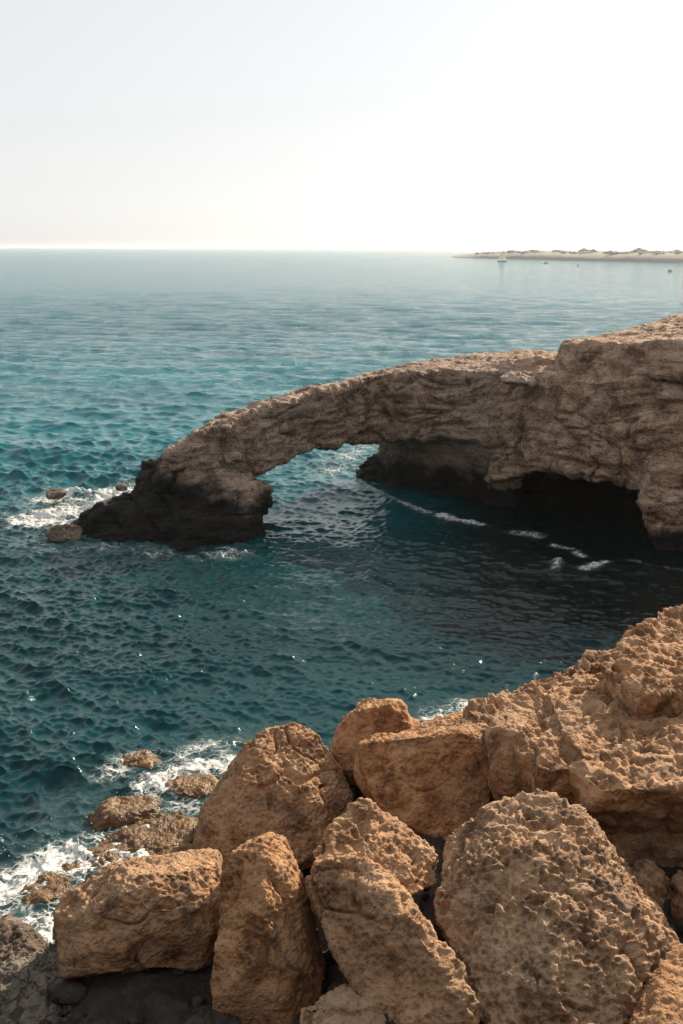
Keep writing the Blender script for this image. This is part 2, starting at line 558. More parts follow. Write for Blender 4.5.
def build_sea():
    # rings around the viewpoint, denser where the water is close
    rows = [3.0]
    while rows[-1] < 700:
        r = rows[-1]
        rows.append(r + max(0.045, 0.55 * (r * r + 64) / (CAM_H * F)))
    while rows[-1] < 15000:
        rows.append(rows[-1] * 1.06)
    r = np.array(rows, np.float32)
    th = np.concatenate([np.linspace(R(-46), R(-21), 110)[:-1], np.linspace(R(-21), R(21), 900), np.linspace(R(21), R(46), 110)[1:]]).astype(np.float32)
    nc = len(th)
    RR, TT = np.meshgrid(r, th, indexing='ij')
    X = (RR * np.sin(TT)).ravel()
    Y = (RR * np.cos(TT)).ravel()
    n = len(X)
    rr = RR.ravel()
    step = np.maximum(np.gradient(r)[:, None] * np.ones((1, nc)), RR * R(42) / 900).ravel().astype(np.float32)
    Z = np.zeros(n, np.float32)
    DX = np.zeros(n, np.float32)
    DY = np.zeros(n, np.float32)
    g = np.random.default_rng(3)
    nw = 140
    lam = 0.13 * (8 / 0.13) ** np.linspace(0, 1, nw)
    main = R(-112)          # the swell runs towards the viewer, slightly leftwards
    # gusts: patches of stronger and weaker chop
    gust = 0.85 + 0.35 * fbm(np.stack([X * 0.05, Y * 0.035, Z + 3.3], 1)[:, :3], 2)
    # the bay behind the arch is sheltered
    gust *= 1 - 0.35 * sstep(-4.5, -0.5, X) * sstep(11, 15, Y) * sstep(43, 37, Y)
    order = np.arange(n).reshape(len(r), nc)
    for i in range(nw):
        L = lam[i] * g.uniform(0.93, 1.07)
        k = 2 * math.pi / L
        spread = R(26) if L > 2 else R(42)
        d = main + g.normal() * spread
        kx, ky = k * math.cos(d), k * math.sin(d)
        amp = 0.0080 * L ** 0.48 * g.uniform(0.6, 1.3)
        if L > 5: amp *= 0.8
        ph = g.uniform(0, 2 * math.pi)
        # rows where this wave is still resolved
        stepr = step.reshape(len(r), nc)[:, 0]
        wrow = np.clip((L / stepr - 1.8) / 1.5, 0, 1)
        last = int(np.max(np.nonzero(wrow > 0)[0])) + 1 if (wrow > 0).any() else 0
        if last == 0: continue
        sl = slice(0, last * nc)
        wt = np.repeat(wrow[:last], nc).astype(np.float32)
        a = (kx * X[sl] + ky * Y[sl] + ph).astype(np.float32)
        A = amp * wt * gust[sl]
        Z[sl] += A * np.cos(a)
        s = np.sin(a) * A * 0.9
        DX[sl] -= s * math.cos(d)
        DY[sl] -= s * math.sin(d)
    # calmer in the lee of the arch and the cliff
    # foam mask
    foam = np.zeros(n, np.float32)
    near = rr < 900
    px, py = X[near], Y[near]
    fm = np.zeros(len(px), np.float32)
    for (x0, y0, x1, y1, rad, st) in SEA_FOAM:
        box = (px > min(x0, x1) - 4 * rad) & (px < max(x0, x1) + 4 * rad) & (py > min(y0, y1) - 4 * rad) & (py < max(y0, y1) + 4 * rad)
        qx, qy = px[box], py[box]
        dx, dy = x1 - x0, y1 - y0
        L2 = dx * dx + dy * dy + 1e-6
        t = np.clip(((qx - x0) * dx + (qy - y0) * dy) / L2, 0, 1)
        dd = np.hypot(qx - x0 - t * dx, qy - y0 - t * dy)
        v = st * np.exp(-(dd / (rad * 1.25)) ** 2)
        fm[box] = np.maximum(fm[box], v)
    foam[near] = fm
    # the shelf takes the height out of the waves
    damp = 1 - 0.45 * sstep(0.2, 0.8, fm) * (py < 20)
    Z[near] *= damp
    # no water stands under the boulders
    Zn = Z[near]
    sunk = sstep(11.3, 10.6, py) * sstep(-3.6, -3.0, px) + sstep(12.6, 12.0, py) * sstep(0.0, 0.6, px)
    Z[near] = Zn - 0.7 * np.clip(sunk, 0, 1)
    # foam stands a little proud of the water
    Pn = np.stack([X[near], Y[near], Z[near] * 0 + 1.7], 1)
    fl = fm > 0.25
    add = np.zeros(len(px), np.float32)
    if fl.any():
        add[fl] = (fm[fl] - 0.25) * 0.055 * (0.6 + fbm(Pn[fl] * 4.0, 4, 0.6))
    Z[near] += add
    V = np.stack([X + DX, Y + DY, Z], 1)
    i = order[:-1, :-1].ravel()
    quads = np.stack([i, i + nc, i + nc + 1, i + 1], 1).astype(np.int32)[:, ::-1]
    me = np_mesh("sea", V, quads.ravel(), 4)
    at_ = me.attributes.new("foam", 'FLOAT', 'POINT')
    at_.data.foreach_set("value", foam)
    at_ = me.attributes.new("cove_shade", 'FLOAT', 'POINT')  # mask for the shade painted into the cove's water
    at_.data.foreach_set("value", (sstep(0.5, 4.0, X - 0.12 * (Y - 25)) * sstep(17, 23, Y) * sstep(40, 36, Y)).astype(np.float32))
    at_ = me.attributes.new("open_sea", 'FLOAT', 'POINT')
    at_.data.foreach_set("value", sstep(40, 150, rr).astype(np.float32))
    return me


def mat_sea():
    m = bpy.data.materials.new("sea_water")
    nt, out = nodes(m)
    b = NB(nt)
    P = b.pos()
    bs = b.n("ShaderNodeBsdfPrincipled")
    cd = b.n("ShaderNodeCameraData") if False else None
    patch = b.noise(b.scaled(P, (0.02, 0.05, 0)), 1.0, 4, 0.6)
    inshore = b.mix(b.rng(patch, 0.35, 0.65), (0.002, 0.024, 0.027), (0.003, 0.043, 0.048))
    offshore = b.mix(b.rng(patch, 0.35, 0.65), (0.004, 0.100, 0.122), (0.009, 0.155, 0.182))
    sepy = b.n("ShaderNodeSeparateXYZ")
    b.l(P, sepy.inputs[0])
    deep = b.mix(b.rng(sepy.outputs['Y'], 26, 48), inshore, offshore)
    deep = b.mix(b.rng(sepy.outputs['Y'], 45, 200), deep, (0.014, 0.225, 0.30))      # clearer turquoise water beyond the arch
    cove = b.n("ShaderNodeAttribute", attribute_name="cove_shade").outputs['Fac']
    deep = b.mix(cove, deep, (0.0008, 0.007, 0.0075))                     # the cove's deep shade painted into the water colour, over dark rock
    at_ = b.n("ShaderNodeAttribute", attribute_name="foam")
    fo = at_.outputs['Fac']
    # lacy foam
    warp = b.n("ShaderNodeTexNoise")
    warp.inputs['Scale'].default_value = 1.6
    warp.inputs['Detail'].default_value = 5
    b.l(P, warp.inputs['Vector'])
    vm = b.n("ShaderNodeVectorMath", operation='MULTIPLY_ADD')
    b.l(warp.outputs['Color'], vm.inputs[0])
    vm.inputs[1].default_value = (1.1, 1.1, 0.3)
    b.l(P, vm.inputs[2])
    W = vm.outputs[0]
    e1 = b.voro(W, 3.0, 'DISTANCE_TO_EDGE')
    e2 = b.voro(W, 8.5, 'DISTANCE_TO_EDGE')
    lace = b.math('MAXIMUM', b.rng(e1, 0.13, 0.0), b.math('MULTIPLY', b.rng(e2, 0.16, 0.0), 0.8))
    nz = b.noise(W, 2.4, 8, 0.68)
    # value that must beat a threshold that falls as foam rises
    val = b.math('ADD', b.math('MULTIPLY', lace, 0.34), b.math('MULTIPLY', nz, 0.8))
    thr = b.rng(fo, 0.0, 1.0, 1.25, 0.30, smooth=False)
    fmask = b.math('MULTIPLY', b.rng(b.math('SUBTRACT', val, thr), -0.06, 0.30), b.rng(fo, 0.04, 0.25))
    bub = b.noise(P, 34, 4, 0.7)
    fmask = b.math('MULTIPLY', fmask, b.rng(bub, 0.36, 0.60, 0.55, 1.0))
    milky = b.math('MULTIPLY', b.rng(fo, 0.15, 1.0, 0, 0.42), b.rng(nz, 0.35, 0.65))
    body = b.mix(milky, deep, (0.20, 0.27, 0.26))
    base = b.mix(fmask, body, (0.76, 0.75, 0.72))
    b.l(base, bs.inputs['Base Color'])
    bs.inputs['IOR'].default_value = 1.333
    bs.inputs['Specular Tint'].default_value = (0.42, 0.95, 0.98, 1)
    bs.inputs['Specular IOR Level'].default_value = 0.42
    # ripples; out at sea the chop is carried by the surface normal
    far = b.n("ShaderNodeAttribute", attribute_name="open_sea").outputs['Fac']
    b.l(b.rng(fmask, 0, 1, b.rng(far, 0, 1, 0.075, 0.10), 0.8), bs.inputs['Roughness'])
    r1 = b.noise(b.scaled(P, (0.8, 1.25, 1)), 6.5, 5, 0.62, 0.4)
    r2 = b.noise(b.scaled(P, (0.7, 1.0, 0)), 1.3, 6, 0.62, 0.3)
    r3 = b.noise(b.scaled(P, (0.45, 0.55, 0)), 0.55, 7, 0.66, 0.3)
    h3 = b.math('MULTIPLY', b.math('MULTIPLY', r3, far), 4.6)
    h2 = b.math('MULTIPLY', r2, b.rng(far, 0, 1, 0.08, 0.6))
    n1 = b.bump(h3, 1.0, 1.0)
    n2 = b.bump(h2, 0.8, 0.6, n1)
    n3 = b.bump(r1, 0.7, 0.020, n2)
    b.l(n3, bs.inputs['Normal'])
    b.l(bs.outputs[0], out.inputs['Surface'])
    return m


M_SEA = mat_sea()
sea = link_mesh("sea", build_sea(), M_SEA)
tag(sea, "deep teal rippling sea reaching the horizon", "sea", kind='structure')

# ------------------------------------------------------------------ far headland
def build_headland():
    # shoreline bearings (photo column, waterline row) and height of the land behind it
    line = [(452, 257.6, 1.0), (462, 257.8, 2.2), (480, 258.2, 4.5), (500, 258.8, 5.0), (520, 259.3, 6.4), (545, 260.0, 6.6), (570, 260.6, 6.2), (600, 261.3, 6.6),
            (630, 262.0, 6.8), (660, 262.7, 7.2), (700, 263.5, 7.6), (760, 264.5, 8.0), (830, 265.5, 8.5)]
    xs = np.linspace(452, 830, 260)
    yy = np.interp(xs, [l[0] for l in line], [l[1] for l in line])
    hh = np.interp(xs, [l[0] for l in line], [l[2] for l in line])
    prof = [(0, -0.6), (3, 0.10), (8, 0.35), (25, 0.62), (60, 0.72), (120, 0.74), (200, 0.3), (260, -0.3)]
    V = []
    for i, x in enumerate(xs):
        p = np.array(atz(x, yy[i]))
        d = p[:2] / np.linalg.norm(p[:2])
        for (o, hf) in prof:
            q = p[:2] + d * o
            V.append((q[0], q[1], hh[i] * hf))
    V = np.array(V, np.float32)
    V[:, 2] += np.where(V[:, 2] > 0.3, 0.5 * fbm(V * 0.05, 4), 0)
    k = len(prof)
    idx = np.arange(len(V)).reshape(len(xs), k)[:-1, :-1].ravel()
    q = np.stack([idx, idx + k, idx + k + 1, idx + 1], 1)
    return np_mesh("headland", V, q.ravel().astype(np.int32), 4), xs, yy, hh


me, hx, hy, hh = build_headland()
M_LAND = plain("dry_headland", (0.17, 0.168, 0.16), 0.95, 0.12, 0.1)
hd = link_mesh("headland", me, M_LAND)
tag(hd, "low pale headland running along the horizon", "headland", kind='structure')


def build_treeline():
    g = random.Random(5)
    bm = bmesh.new()
    for i in range(420):
        t = g.random() ** 0.8
        j = min(int((0.06 + 0.94 * t) * (len(hx) - 1)), len(hx) - 1)
        p = Vector(atz(hx[j], hy[j]))
        d = Vector((p.x, p.y, 0)).normalized()
        p = p + d * g.uniform(20, 110)
        s = g.uniform(0.35, 0.9) * (1.0 if g.random() > 0.08 else 1.7)
        z = hh[j] * 0.62
        for c in range(g.randint(2, 4)):
            r = bmesh.ops.create_icosphere(bm, subdivisions=1, radius=g.uniform(1.0, 1.8) * s)
            sc = Vector((g.uniform(0.9, 1.8), g.uniform(0.9, 1.5), g.uniform(0.55, 0.95)))
            off = Vector((p.x + g.uniform(-2.2, 2.2), p.y + g.uniform(-2, 2), z + g.uniform(0.2, 0.9) * s))
            for v in r['verts']:
                v.co = Vector((v.co.x * sc.x, v.co.y * sc.y, v.co.z * sc.z)) * g.uniform(0.8, 1.2) + off
    me = bpy.data.meshes.new("treeline")
    bm.to_mesh(me)
    bm.free()
    return me


tl = link_mesh("treeline", build_treeline(), plain("far_foliage", (0.25, 0.25, 0.24), 0.9, 0.35, 0.2))  # distant haze partly painted into this pale grey foliage colour
tag(tl, "hazy scrub and trees along the far headland", "treeline", kind='stuff')

# ------------------------------------------------------------------ rock arch and cliff
def ring(tf, tb, bf, Yf, Yb, zb=None):
    """four corners of a cut through the rock: top front, top back, bottom front, bottom back"""
    a = at(*tf, Yf)
    b_ = at(*tb, Yb)
    c = at(*bf, Yf) if zb is None else (at(*bf, Yf)[0], Yf, zb)
    d = (b_[0], Yb, c[2])
    return [a, b_, c, d]


Sa = ring((168, 455), (164, 452), (215, 512), 30.6, 32.4)
Sb = ring((231, 424), (229, 418), (258, 476), 31.3, 33.3)
Sc = ring((290, 400), (285, 398), (296, 456), 32.4, 34.6)
Sd = ring((345, 386), (342, 383), (345, 443), 33.9, 36.6)
Se = ring((388, 374), (385, 373), (381, 439), 35.0, 38.4)
Sf = ring((440, 371), (440, 364), (440, 440), 34.4, 38.8)
Sg = ring((500, 374), (490, 354), (500, 440), 33.2, 39.2)
Sh = ring((560, 372), (555, 352), (560, 440), 32.3, 39.5)


def base(pts, z=-1.0):
    return [xat(px, Y, z) for px, Y in pts]


foot_low = base([(76, 30.4), (95, 29.9), (130, 29.0), (180, 28.8), (232, 28.9), (254, 29.6), (254, 32.0), (90, 32.2), (66, 30.9)]) + \
    [at(76, 524, 30.6), at(90, 512, 30.6), at(126, 502, 30.8), at(140, 492, 31.0), at(246, 522, 29.6), at(257, 514, 30.4), at(200, 520, 29.4), at(262, 500, 31.4)]
foot_main = base([(118, 30.2), (140, 29.6), (185, 29.4), (230, 29.5), (248, 30.0), (248, 32.2), (130, 32.2)], -0.8) + \
    [at(141, 474, 31.2), at(152, 461, 31.6), at(166, 453, 32.2), at(228, 424, 32.6), at(256, 478, 30.8), at(215, 500, 29.9), at(160, 480, 30.4), at(250, 505, 30.0)]
knob = [at(244, 486, 30.2), at(258, 482, 30.6), at(268, 487, 30.9), at(270, 497, 31.0), at(266, 512, 30.7), at(244, 512, 29.9),
        at(260, 484, 32.0), at(268, 490, 31.9), at(262, 512, 31.8), at(244, 490, 32.0)]
bump_rock = [at(196, 440, 32.0), at(200, 433, 32.2), at(207, 436, 32.2), at(212, 446, 31.6), at(204, 440, 32.8)]
pillar = [xat(382, 36.6, 2.3), xat(440, 34.6, 2.4), xat(505, 33.3, 2.2), xat(510, 40, 2.3), xat(392, 40.0, 2.3),
          xat(386, 37.6, 1.0), xat(384, 38.0, 0.4), xat(440, 35.6, 0.9), xat(505, 34.0, 0.8)] + base([(390, 38.4), (440, 36.4), (505, 34.8), (510, 40), (396, 40)])
pillar_up = [xat(382, 36.6, 2.3), xat(440, 34.6, 2.3), xat(505, 33.3, 2.2), xat(510, 40, 2.3), xat(392, 40.0, 2.3)] + Se[2:] + Sf[:2] + Sg[:2] + [Se[1]]
toe = base([(357, 38.3), (375, 37.3), (410, 36.4), (410, 39.5), (362, 39.5)], -0.8) + [xat(362, 38.4, 0.35), xat(372, 38.6, 0.75), xat(384, 38.6, 0.8), xat(400, 37.2, 0.45)]

arch_hulls = [foot_low, foot_main, knob, bump_rock, Sa + Sb, Sb + Sc, Sc + Sd, Sd + Se, Se + Sf, Sf + Sg, pillar, pillar_up, toe]
# humps along the crest
for (px, py, Y, hw, hh_) in ((352, 384, 35.4, 13, 4), (250, 411, 32.6, 18, 3), (310, 392, 33.8, 16, 3)):
    arch_hulls.append([at(px - hw, py + 8, Y), at(px - hw * .5, py - hh_ * .3, Y + .4), at(px + hw * .6, py - hh_ * .4, Y + .4), at(px + hw, py + 6, Y), at(px - hw, py + 8, Y + 1.6), at(px + hw, py + 6, Y + 1.6)])
arch = rock("rock_arch", arch_hulls, M_ARCH, voxel=0.05, smooth=4, disp=cliffy(0.16, 0.10), seed=1)
tag(arch, "grey brown natural rock arch with dark wet foot standing in the sea", "rock arch")

zc = 1.75
# upper block, wall over the cave, cave sides and back
W_low = [Sg[0], Sg[1], Sh[0], Sh[1], xat(488, 33.5, 0.9), xat(560, 31.6, zc), xat(490, 39.3, 0.9), xat(560, 39.5, zc), xat(500, 33.2, 2.4), xat(560, 31.6, 2.6)]
W_mid = [xat(540, 32.0, 4.3), xat(540, 39.5, 4.3), xat(545, 31.7, 2.5), xat(545, 31.7, zc), xat(545, 39.5, zc),
         xat(650, 29.6, 4.5), xat(650, 39.5, 4.5), xat(648, 29.6, 1.45), xat(648, 39.5, 1.5), xat(600, 30.3, 1.85), xat(600, 30.3, 4.4)]
W_up = [at(560, 366, 32.2), at(566, 349, 32.6), at(600, 343, 31.2), at(683, 342, 29.3), at(683, 374, 29.0), at(600, 384, 30.9), at(560, 380, 32.2),
        at(572, 345, 35), at(598, 338, 37), at(640, 330, 38), at(683, 319, 39), at(600, 384, 39), at(683, 374, 39.5), at(560, 372, 38)]
W_upR = [at(683, 342, 29.3), at(683, 374, 29.0), at(683, 319, 39), at(683, 374, 39.5), (15, 27.5, 5.7), (15, 27.4, 4.4), (15, 40, 6.3), (15, 40, 4.4), (30, 26, 6.0), (30, 26, 4.4), (30, 42, 7), (30, 42, 4.4)]
W_col = [xat(640, 29.7, 4.4), xat(640, 39, 4.4), xat(640, 29.7, 1.7), xat(642, 38, 1.6), xat(652, 29.0, 0.6), xat(672, 28.8, -0.8), xat(672, 38, -0.8),
         (12, 28.2, 4.4), (12, 28.0, -0.8), (12, 39, 4.4), (12, 39, -0.8)]
W_colR = [(12, 28.2, 4.4), (12, 28.0, -0.8), (12, 39, 4.4), (12, 39, -0.8), (30, 26, 4.5), (30, 25.5, -0.8), (30, 42, 4.5), (30, 42, -0.8)]
W_back = [(4.6, 36.5, -0.8), (4.6, 39.5, -0.8), (12, 36.0, -0.8), (12, 39.5, -0.8), (4.6, 36.2, 3), (4.6, 39.5, 3), (12, 35.5, 3), (12, 39.5, 3)]
W_left = [xat(488, 33.5, 2.2), xat(530, 32.4, 2.2), xat(490, 35.2, -0.8), xat(505, 34.4, -0.8), xat(488, 34.2, 0.9), xat(512, 33.4, 0.9), xat(490, 39, -0.8), xat(525, 39, 2.2), xat(510, 39, -0.8), xat(488, 39, 2.2)]
cliff = rock("sea_cliff", [W_low, W_mid, W_up, W_upR, W_col, W_colR, W_back, W_left], M_CLIFF, voxel=0.055, smooth=4, disp=cliffy(0.16, 0.09), seed=2)
tag(cliff, "high brown limestone cliff with dark cave at the waterline", "cliff")


def block(name, front, Y, depth, mat, label, cat, voxel=0.03, smooth=3, disp=None, seed=0, group=None, extra=(), chips=0):
    """a stone from its seen outline: each point (column, row, dY); its back lies further along the sight line"""
    pts = []
    cx = sum(p[0] for p in front) / len(front)
    cy = sum(p[1] for p in front) / len(front)
    for p in front:
        q = np.array(at(p[0], p[1], Y + p[2]))
        pts.append(tuple(q))
        # the hidden side
        bx, by = cx + (p[0] - cx) * 0.8, cy + (p[1] - cy) * 0.8
        pts.append(at(bx, by, Y + p[2] * 0.3 + depth))
    for p in extra:
        pts.append(at(p[0], p[1], Y + p[2]))
    o = rock(name, [pts], mat, voxel, smooth, disp, seed, chips=chips)
    tag(o, label, cat, group)
    return o


small = limestone(0.04, 1.6, 0.02, 6, 0.01, 0.5)
ragged = limestone(0.10, 2.6, 0.03, 5, 0.015, 0.6, rough=.08)
GS = "loose slabs on the cliff top"
block("stone_slab", [(500, 377, .2), (514, 373, .6), (548, 382, 0), (544, 386, -.2), (520, 382, -.3), (502, 382, -.2)], 32.0, 0.5, M_PALE,
      "pale flat slab lying on the cliff edge, lighter than the blocks behind it", "rock slab", disp=ragged, seed=3, group=GS)
block("stone_block", [(515, 360, 0.5), (538, 355, .6), (552, 360, .5), (559, 373, .2), (552, 378, -.1), (530, 377, -.1), (514, 374, 0)], 33.0, 1.2, M_CLIFF,
      "wide brown block with sunlit right end lying behind the pale slab", "rock block", disp=small, seed=4, group=GS)
block("stone_block", [(500, 361, .4), (510, 359, .5), (514, 370, .2), (510, 375, 0), (500, 374, 0)], 33.0, 0.8, M_PALE,
      "small upright pale block left of the wide brown block on the arch top", "rock block", disp=small, seed=5, group=GS)

# ------------------------------------------------------------------ rocks in the sea by the arch
wetd = limestone(0.08, 1.2, 0.03, 4, 0.012, 0.6)
block("sea_rock", [(44, 533, 0), (56, 525, .2), (78, 524, .3), (84, 531, .1), (78, 541, -.2), (52, 542, -.2)], 29.55, 1.0, M_WETROCK,
      "flat pale topped rock in the water off the tip of the arch foot", "sea rock", disp=wetd, seed=6, voxel=.04)
block("sea_rock", [(45, 494, 0), (52, 490, .4), (60, 489, .4), (66, 494, 0), (58, 499, -.2), (47, 498, -.2)], 34.1, 0.8, M_WETROCK,
      "low rounded rock in white foam, farthest left in the sea", "sea rock", disp=wetd, seed=7, voxel=.04)
block("sea_rock", [(116, 487, 0), (122, 484.5, .2), (127, 487, 0), (125, 490, -.1), (117, 490, -.1)], 34.7, 0.5, M_WETROCK,
      "tiny dark rock poking out of foam close behind the arch foot", "sea rock", disp=wetd, seed=8, voxel=.04)

# ------------------------------------------------------------------ shore ground under the boulders, with an added hill behind the camera
def build_ground():
    xs = np.concatenate([np.arange(-40, -9, .6), np.arange(-9, 14, 0.09), np.arange(14, 40, .6)])
    ys = np.concatenate([np.arange(-40, 2, .5), np.arange(2, 18.5, 0.09)])
    Xg, Yg = np.meshgrid(xs, ys, indexing='ij')
    X, Y = Xg.ravel().astype(np.float32), Yg.ravel().astype(np.float32)
    prof_y = [-40, -14, -4, 0, 3, 6, 7.6, 9.0, 10.5, 12, 13.5, 18]
    prof_z = [26, 13.5, 8.2, 6.0, 4.5, 2.0, 0.5, 0.12, 0.40, 0.25, -0.25, -1.2]  # unseen rise behind the camera, added to block sky light on near faces
    Zl = np.interp(Y, prof_y, prof_z)
    Zr = np.interp(Y, [-40, -14, -4, 0, 3, 6, 8, 10, 13, 15, 17, 18.5], [26, 13.5, 8.2, 6.0, 4.5, 2.0, .9, .75, .6, .3, -.2, -1.2])
    t = sstep(-0.5, 0.3, X)
    Z = Zl * (1 - t) + Zr * t
    sl = sstep(2.4, 5.0, -X) * sstep(7, 10, Y)
    Z -= sl * 0.6
    P = np.stack([X, Y, Z], 1).astype(np.float32)
    Z += 0.16 * fbm(P * 0.9, 5, 0.55) - 0.10 * (1 - sstep(0, 0.12, np.subtract(*worley(P * 1.6)[::-1])))
    V = np.stack([X, Y, Z], 1)
    k = len(ys)
    idx = np.arange(len(V)).reshape(len(xs), k)[:-1, :-1].ravel()
    q = np.stack([idx, idx + k, idx + k + 1, idx + 1], 1)
    return np_mesh("shore_ground", V, q.ravel().astype(np.int32), 4)


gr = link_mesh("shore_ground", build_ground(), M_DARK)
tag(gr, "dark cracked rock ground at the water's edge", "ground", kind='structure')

# ------------------------------------------------------------------ shelf rocks washed by the waves
shelf = limestone(0.07, 1.5, 0.018, 7, 0.010, 1.0, rough=.035)
GSH = "low rocks washed by the waves"
SH = [
    ([(98, 812, 0), (112, 800, .3), (140, 796, .5), (160, 800, .4), (156, 812, 0), (130, 822, -.4), (104, 826, -.4)], 14.2, "golden brown low rock, longest of those standing clear in the surf"),
    ([(168, 790, 0), (178, 778, .4), (205, 775, .5), (218, 784, .2), (214, 798, -.2), (180, 801, -.3)], 14.6, "golden low rock at the waterline behind the peaked boulder's left edge"),
    ([(110, 766, 0), (124, 757, .4), (148, 755, .5), (162, 763, .2), (150, 771, -.2), (122, 772, -.2)], 15.7, "dark brown washed rock, farthest out from the shore boulders"),
    ([(120, 834, 0), (160, 822, .5), (198, 818, .6), (206, 832, .2), (190, 850, -.4), (140, 852, -.4)], 13.2, "flat tan shelf rock under thin wash in front of the golden rocks"),
    ([(60, 866, 0), (84, 848, .5), (112, 842, .5), (126, 850, .3), (100, 868, -.2), (66, 884, -.5)], 12.7, "flat brown shelf rock with foam streaming over it, above the square boulder"),
    ([(14, 898, 0), (30, 878, .5), (62, 868, .6), (72, 880, .2), (56, 902, -.3), (24, 912, -.4)], 12.0, "brown shelf rock in the surf by the left border of the shore"),
]
def flat_rock(outline, ztop, lab, seed, rim=0.7):
    o0 = [np.array(atz(px, py, 0.0)) for px, py in outline]
    c = sum(o0) / len(o0)
    pts = []
    for k, q in enumerate(o0):
        pts.append((q[0], q[1], -0.06))
        pts.append((c[0] + (q[0] - c[0]) * 1.1, c[1] + (q[1] - c[1]) * 1.1, -0.5))
        t = c + (q - c) * rim
        pts.append((t[0], t[1], ztop * (0.75 + 0.5 * ((k * 37) % 7) / 7)))
    o = rock("shelf_rock", [pts], M_SHELF, .022, 4, shelf, seed)
    tag(o, lab, "shelf rock", GSH)


for i, (pts, Y, lab) in enumerate(SH):
    cx, cy = sum(p[0] for p in pts) / len(pts), sum(p[1] for p in pts) / len(pts)
    flat_rock([(cx + (p[0] - cx) * 1.3, cy + (p[1] - cy) * 1.1) for p in pts], (0.06, 0.07, 0.03, 0.02, 0.01, 0.03)[i], lab, 20 + i)
flat_rock([(28, 915), (60, 868), (105, 834), (160, 812), (205, 800), (225, 830), (200, 880), (120, 900), (70, 950)], -0.03,
          "broad brown rock shelf awash under lacy foam below the boulders", 27, 0.93)

# ------------------------------------------------------------------ the boulders
bd = limestone(0.09, 0.9, 0.042, 6.5, 0.018, 0.16, rough=.042, crack=.075)
bd_smooth = limestone(0.08, 0.9, 0.04, 6.5, 0.018, 0.14, rough=.05)
bd_pit = limestone(0.07, 0.9, 0.075, 6.0, 0.026, 0.5, allover=0.8, rough=.065, crack=.05)
bd_ledge = limestone(0.13, 0.8, 0.20, 2.6, 0.045, 0.15, rough=.11)


def boulder(name, pts, Y, depth, mat, label, disp, seed, voxel=.017, smooth=3, extra=()):
    return block(name, pts, Y, depth, mat, label, "boulder", voxel, smooth, disp, seed, "boulders piled on the shore", extra, 16)


# square block, lower left
boulder("boulder", [(62, 912, 0.1), (70, 897, .35), (108, 868, .6), (150, 858, .9), (200, 852, 1.1), (231, 851, 1.0), (234, 868, .5), (230, 905, .1), (222, 945, -.1),
                    (200, 966, -.2), (120, 972, -.3), (68, 972, -.2)], 10.4, 1.2, M_BOULDER,
        "square tan boulder with flat underside over dark ground, beside the upright boulder", bd, 31,
        extra=[(112, 880, .1), (165, 872, .25), (215, 868, .4), (92, 905, -.15), (120, 930, -.35), (190, 905, .05)])
# upright
boulder("boulder", [(212, 955, -.1), (216, 915, .1), (230, 862, .35), (250, 843, .6), (268, 838, .7), (284, 842, .6), (290, 862, .4), (292, 890, .2), (318, 930, .1), (326, 965, 0),
                    (318, 1010, -.2), (300, 1050, -.4), (240, 1050, -.5), (216, 1000, -.4)], 10.0, 1.2, M_ORANGE,
        "tall upright rust orange boulder narrowing to its top, beside the square one", bd_smooth, 32,
        extra=[(268, 852, .25), (262, 900, -.1), (262, 960, -.4), (290, 950, -.2)])
# peaked boulder in the second row
boulder("boulder", [(193, 850, .1), (198, 822, .2), (212, 792, .5), (238, 760, .9), (270, 732, 1.2), (292, 726, 1.3), (312, 735, 1.2), (340, 768, .9), (362, 800, .6),
                    (350, 830, .3), (320, 870, 0), (250, 880, -.2), (200, 870, 0)], 12.8, 1.6, M_BOULDER,
        "large peaked boulder at the waterline with crumbly sunlit top and smooth front", bd, 33,
        extra=[(228, 795, .15), (260, 800, .1), (300, 812, .15), (270, 850, -.3), (222, 830, -.05)])
# long diagonal slab boulder: a peaked rear part and a ridged slab running down to the right
def behind(front, Y, depth):
    cx = sum(p[0] for p in front) / len(front)
    cy = sum(p[1] for p in front) / len(front)
    return [at(p[0], p[1], Y + p[2]) for p in front] + [at(cx + (p[0] - cx) * .8, cy + (p[1] - cy) * .8, Y + p[2] * .3 + depth) for p in front]


rear = behind([(312, 852, .9), (338, 820, 1.3), (362, 803, 1.6), (400, 822, 1.5), (437, 851, 1.3), (441, 884, .9), (400, 900, .5), (330, 890, .5)], 9.6, 1.2)
slab = behind([(304, 882, .5), (316, 862, .65), (345, 858, .55), (378, 866, .35), (410, 900, .05), (446, 946, -.35), (481, 1001, -.75), (482, 1050, -1.0), (400, 1065, -1.0),
               (372, 1000, -.5), (350, 960, -.2), (322, 925, .15)], 9.6, 1.2)
slab += [at(352, 880, 9.85), at(388, 893, 9.60), at(436, 960, 9.05), at(470, 1012, 8.72)]
o = rock("boulder", [rear, slab], M_BOULDER, .017, 3, limestone(0.08, 1.1, 0.045, 6.0, 0.016, 0.30, allover=.25, rough=.055, crack=.07), 34)
tag(o, "long craggy boulder with pointed top leaning diagonally in the middle of the pile", "boulder", "boulders piled on the shore")
# big pitted boulder
boulder("boulder", [(438, 862, .6), (446, 842, .9), (470, 822, 1.2), (506, 813, 1.35), (540, 801, 1.5), (574, 816, 1.35), (603, 845, 1.1), (625, 868, .8), (652, 905, .4), (672, 945, 0), (684, 975, -.3),
                    (650, 1030, -.8), (600, 1060, -1.1), (520, 1060, -1.2), (484, 1020, -.8), (462, 960, -.2), (442, 905, .3)], 9.65, 1.4, M_PITTED,
        "broad boulder honeycombed all over with pits, largest in the pile", bd_pit, 35,
        extra=[(470, 865, .45), (540, 850, .6), (600, 880, .35), (560, 950, -.35), (500, 940, -.15), (625, 950, -.25)])
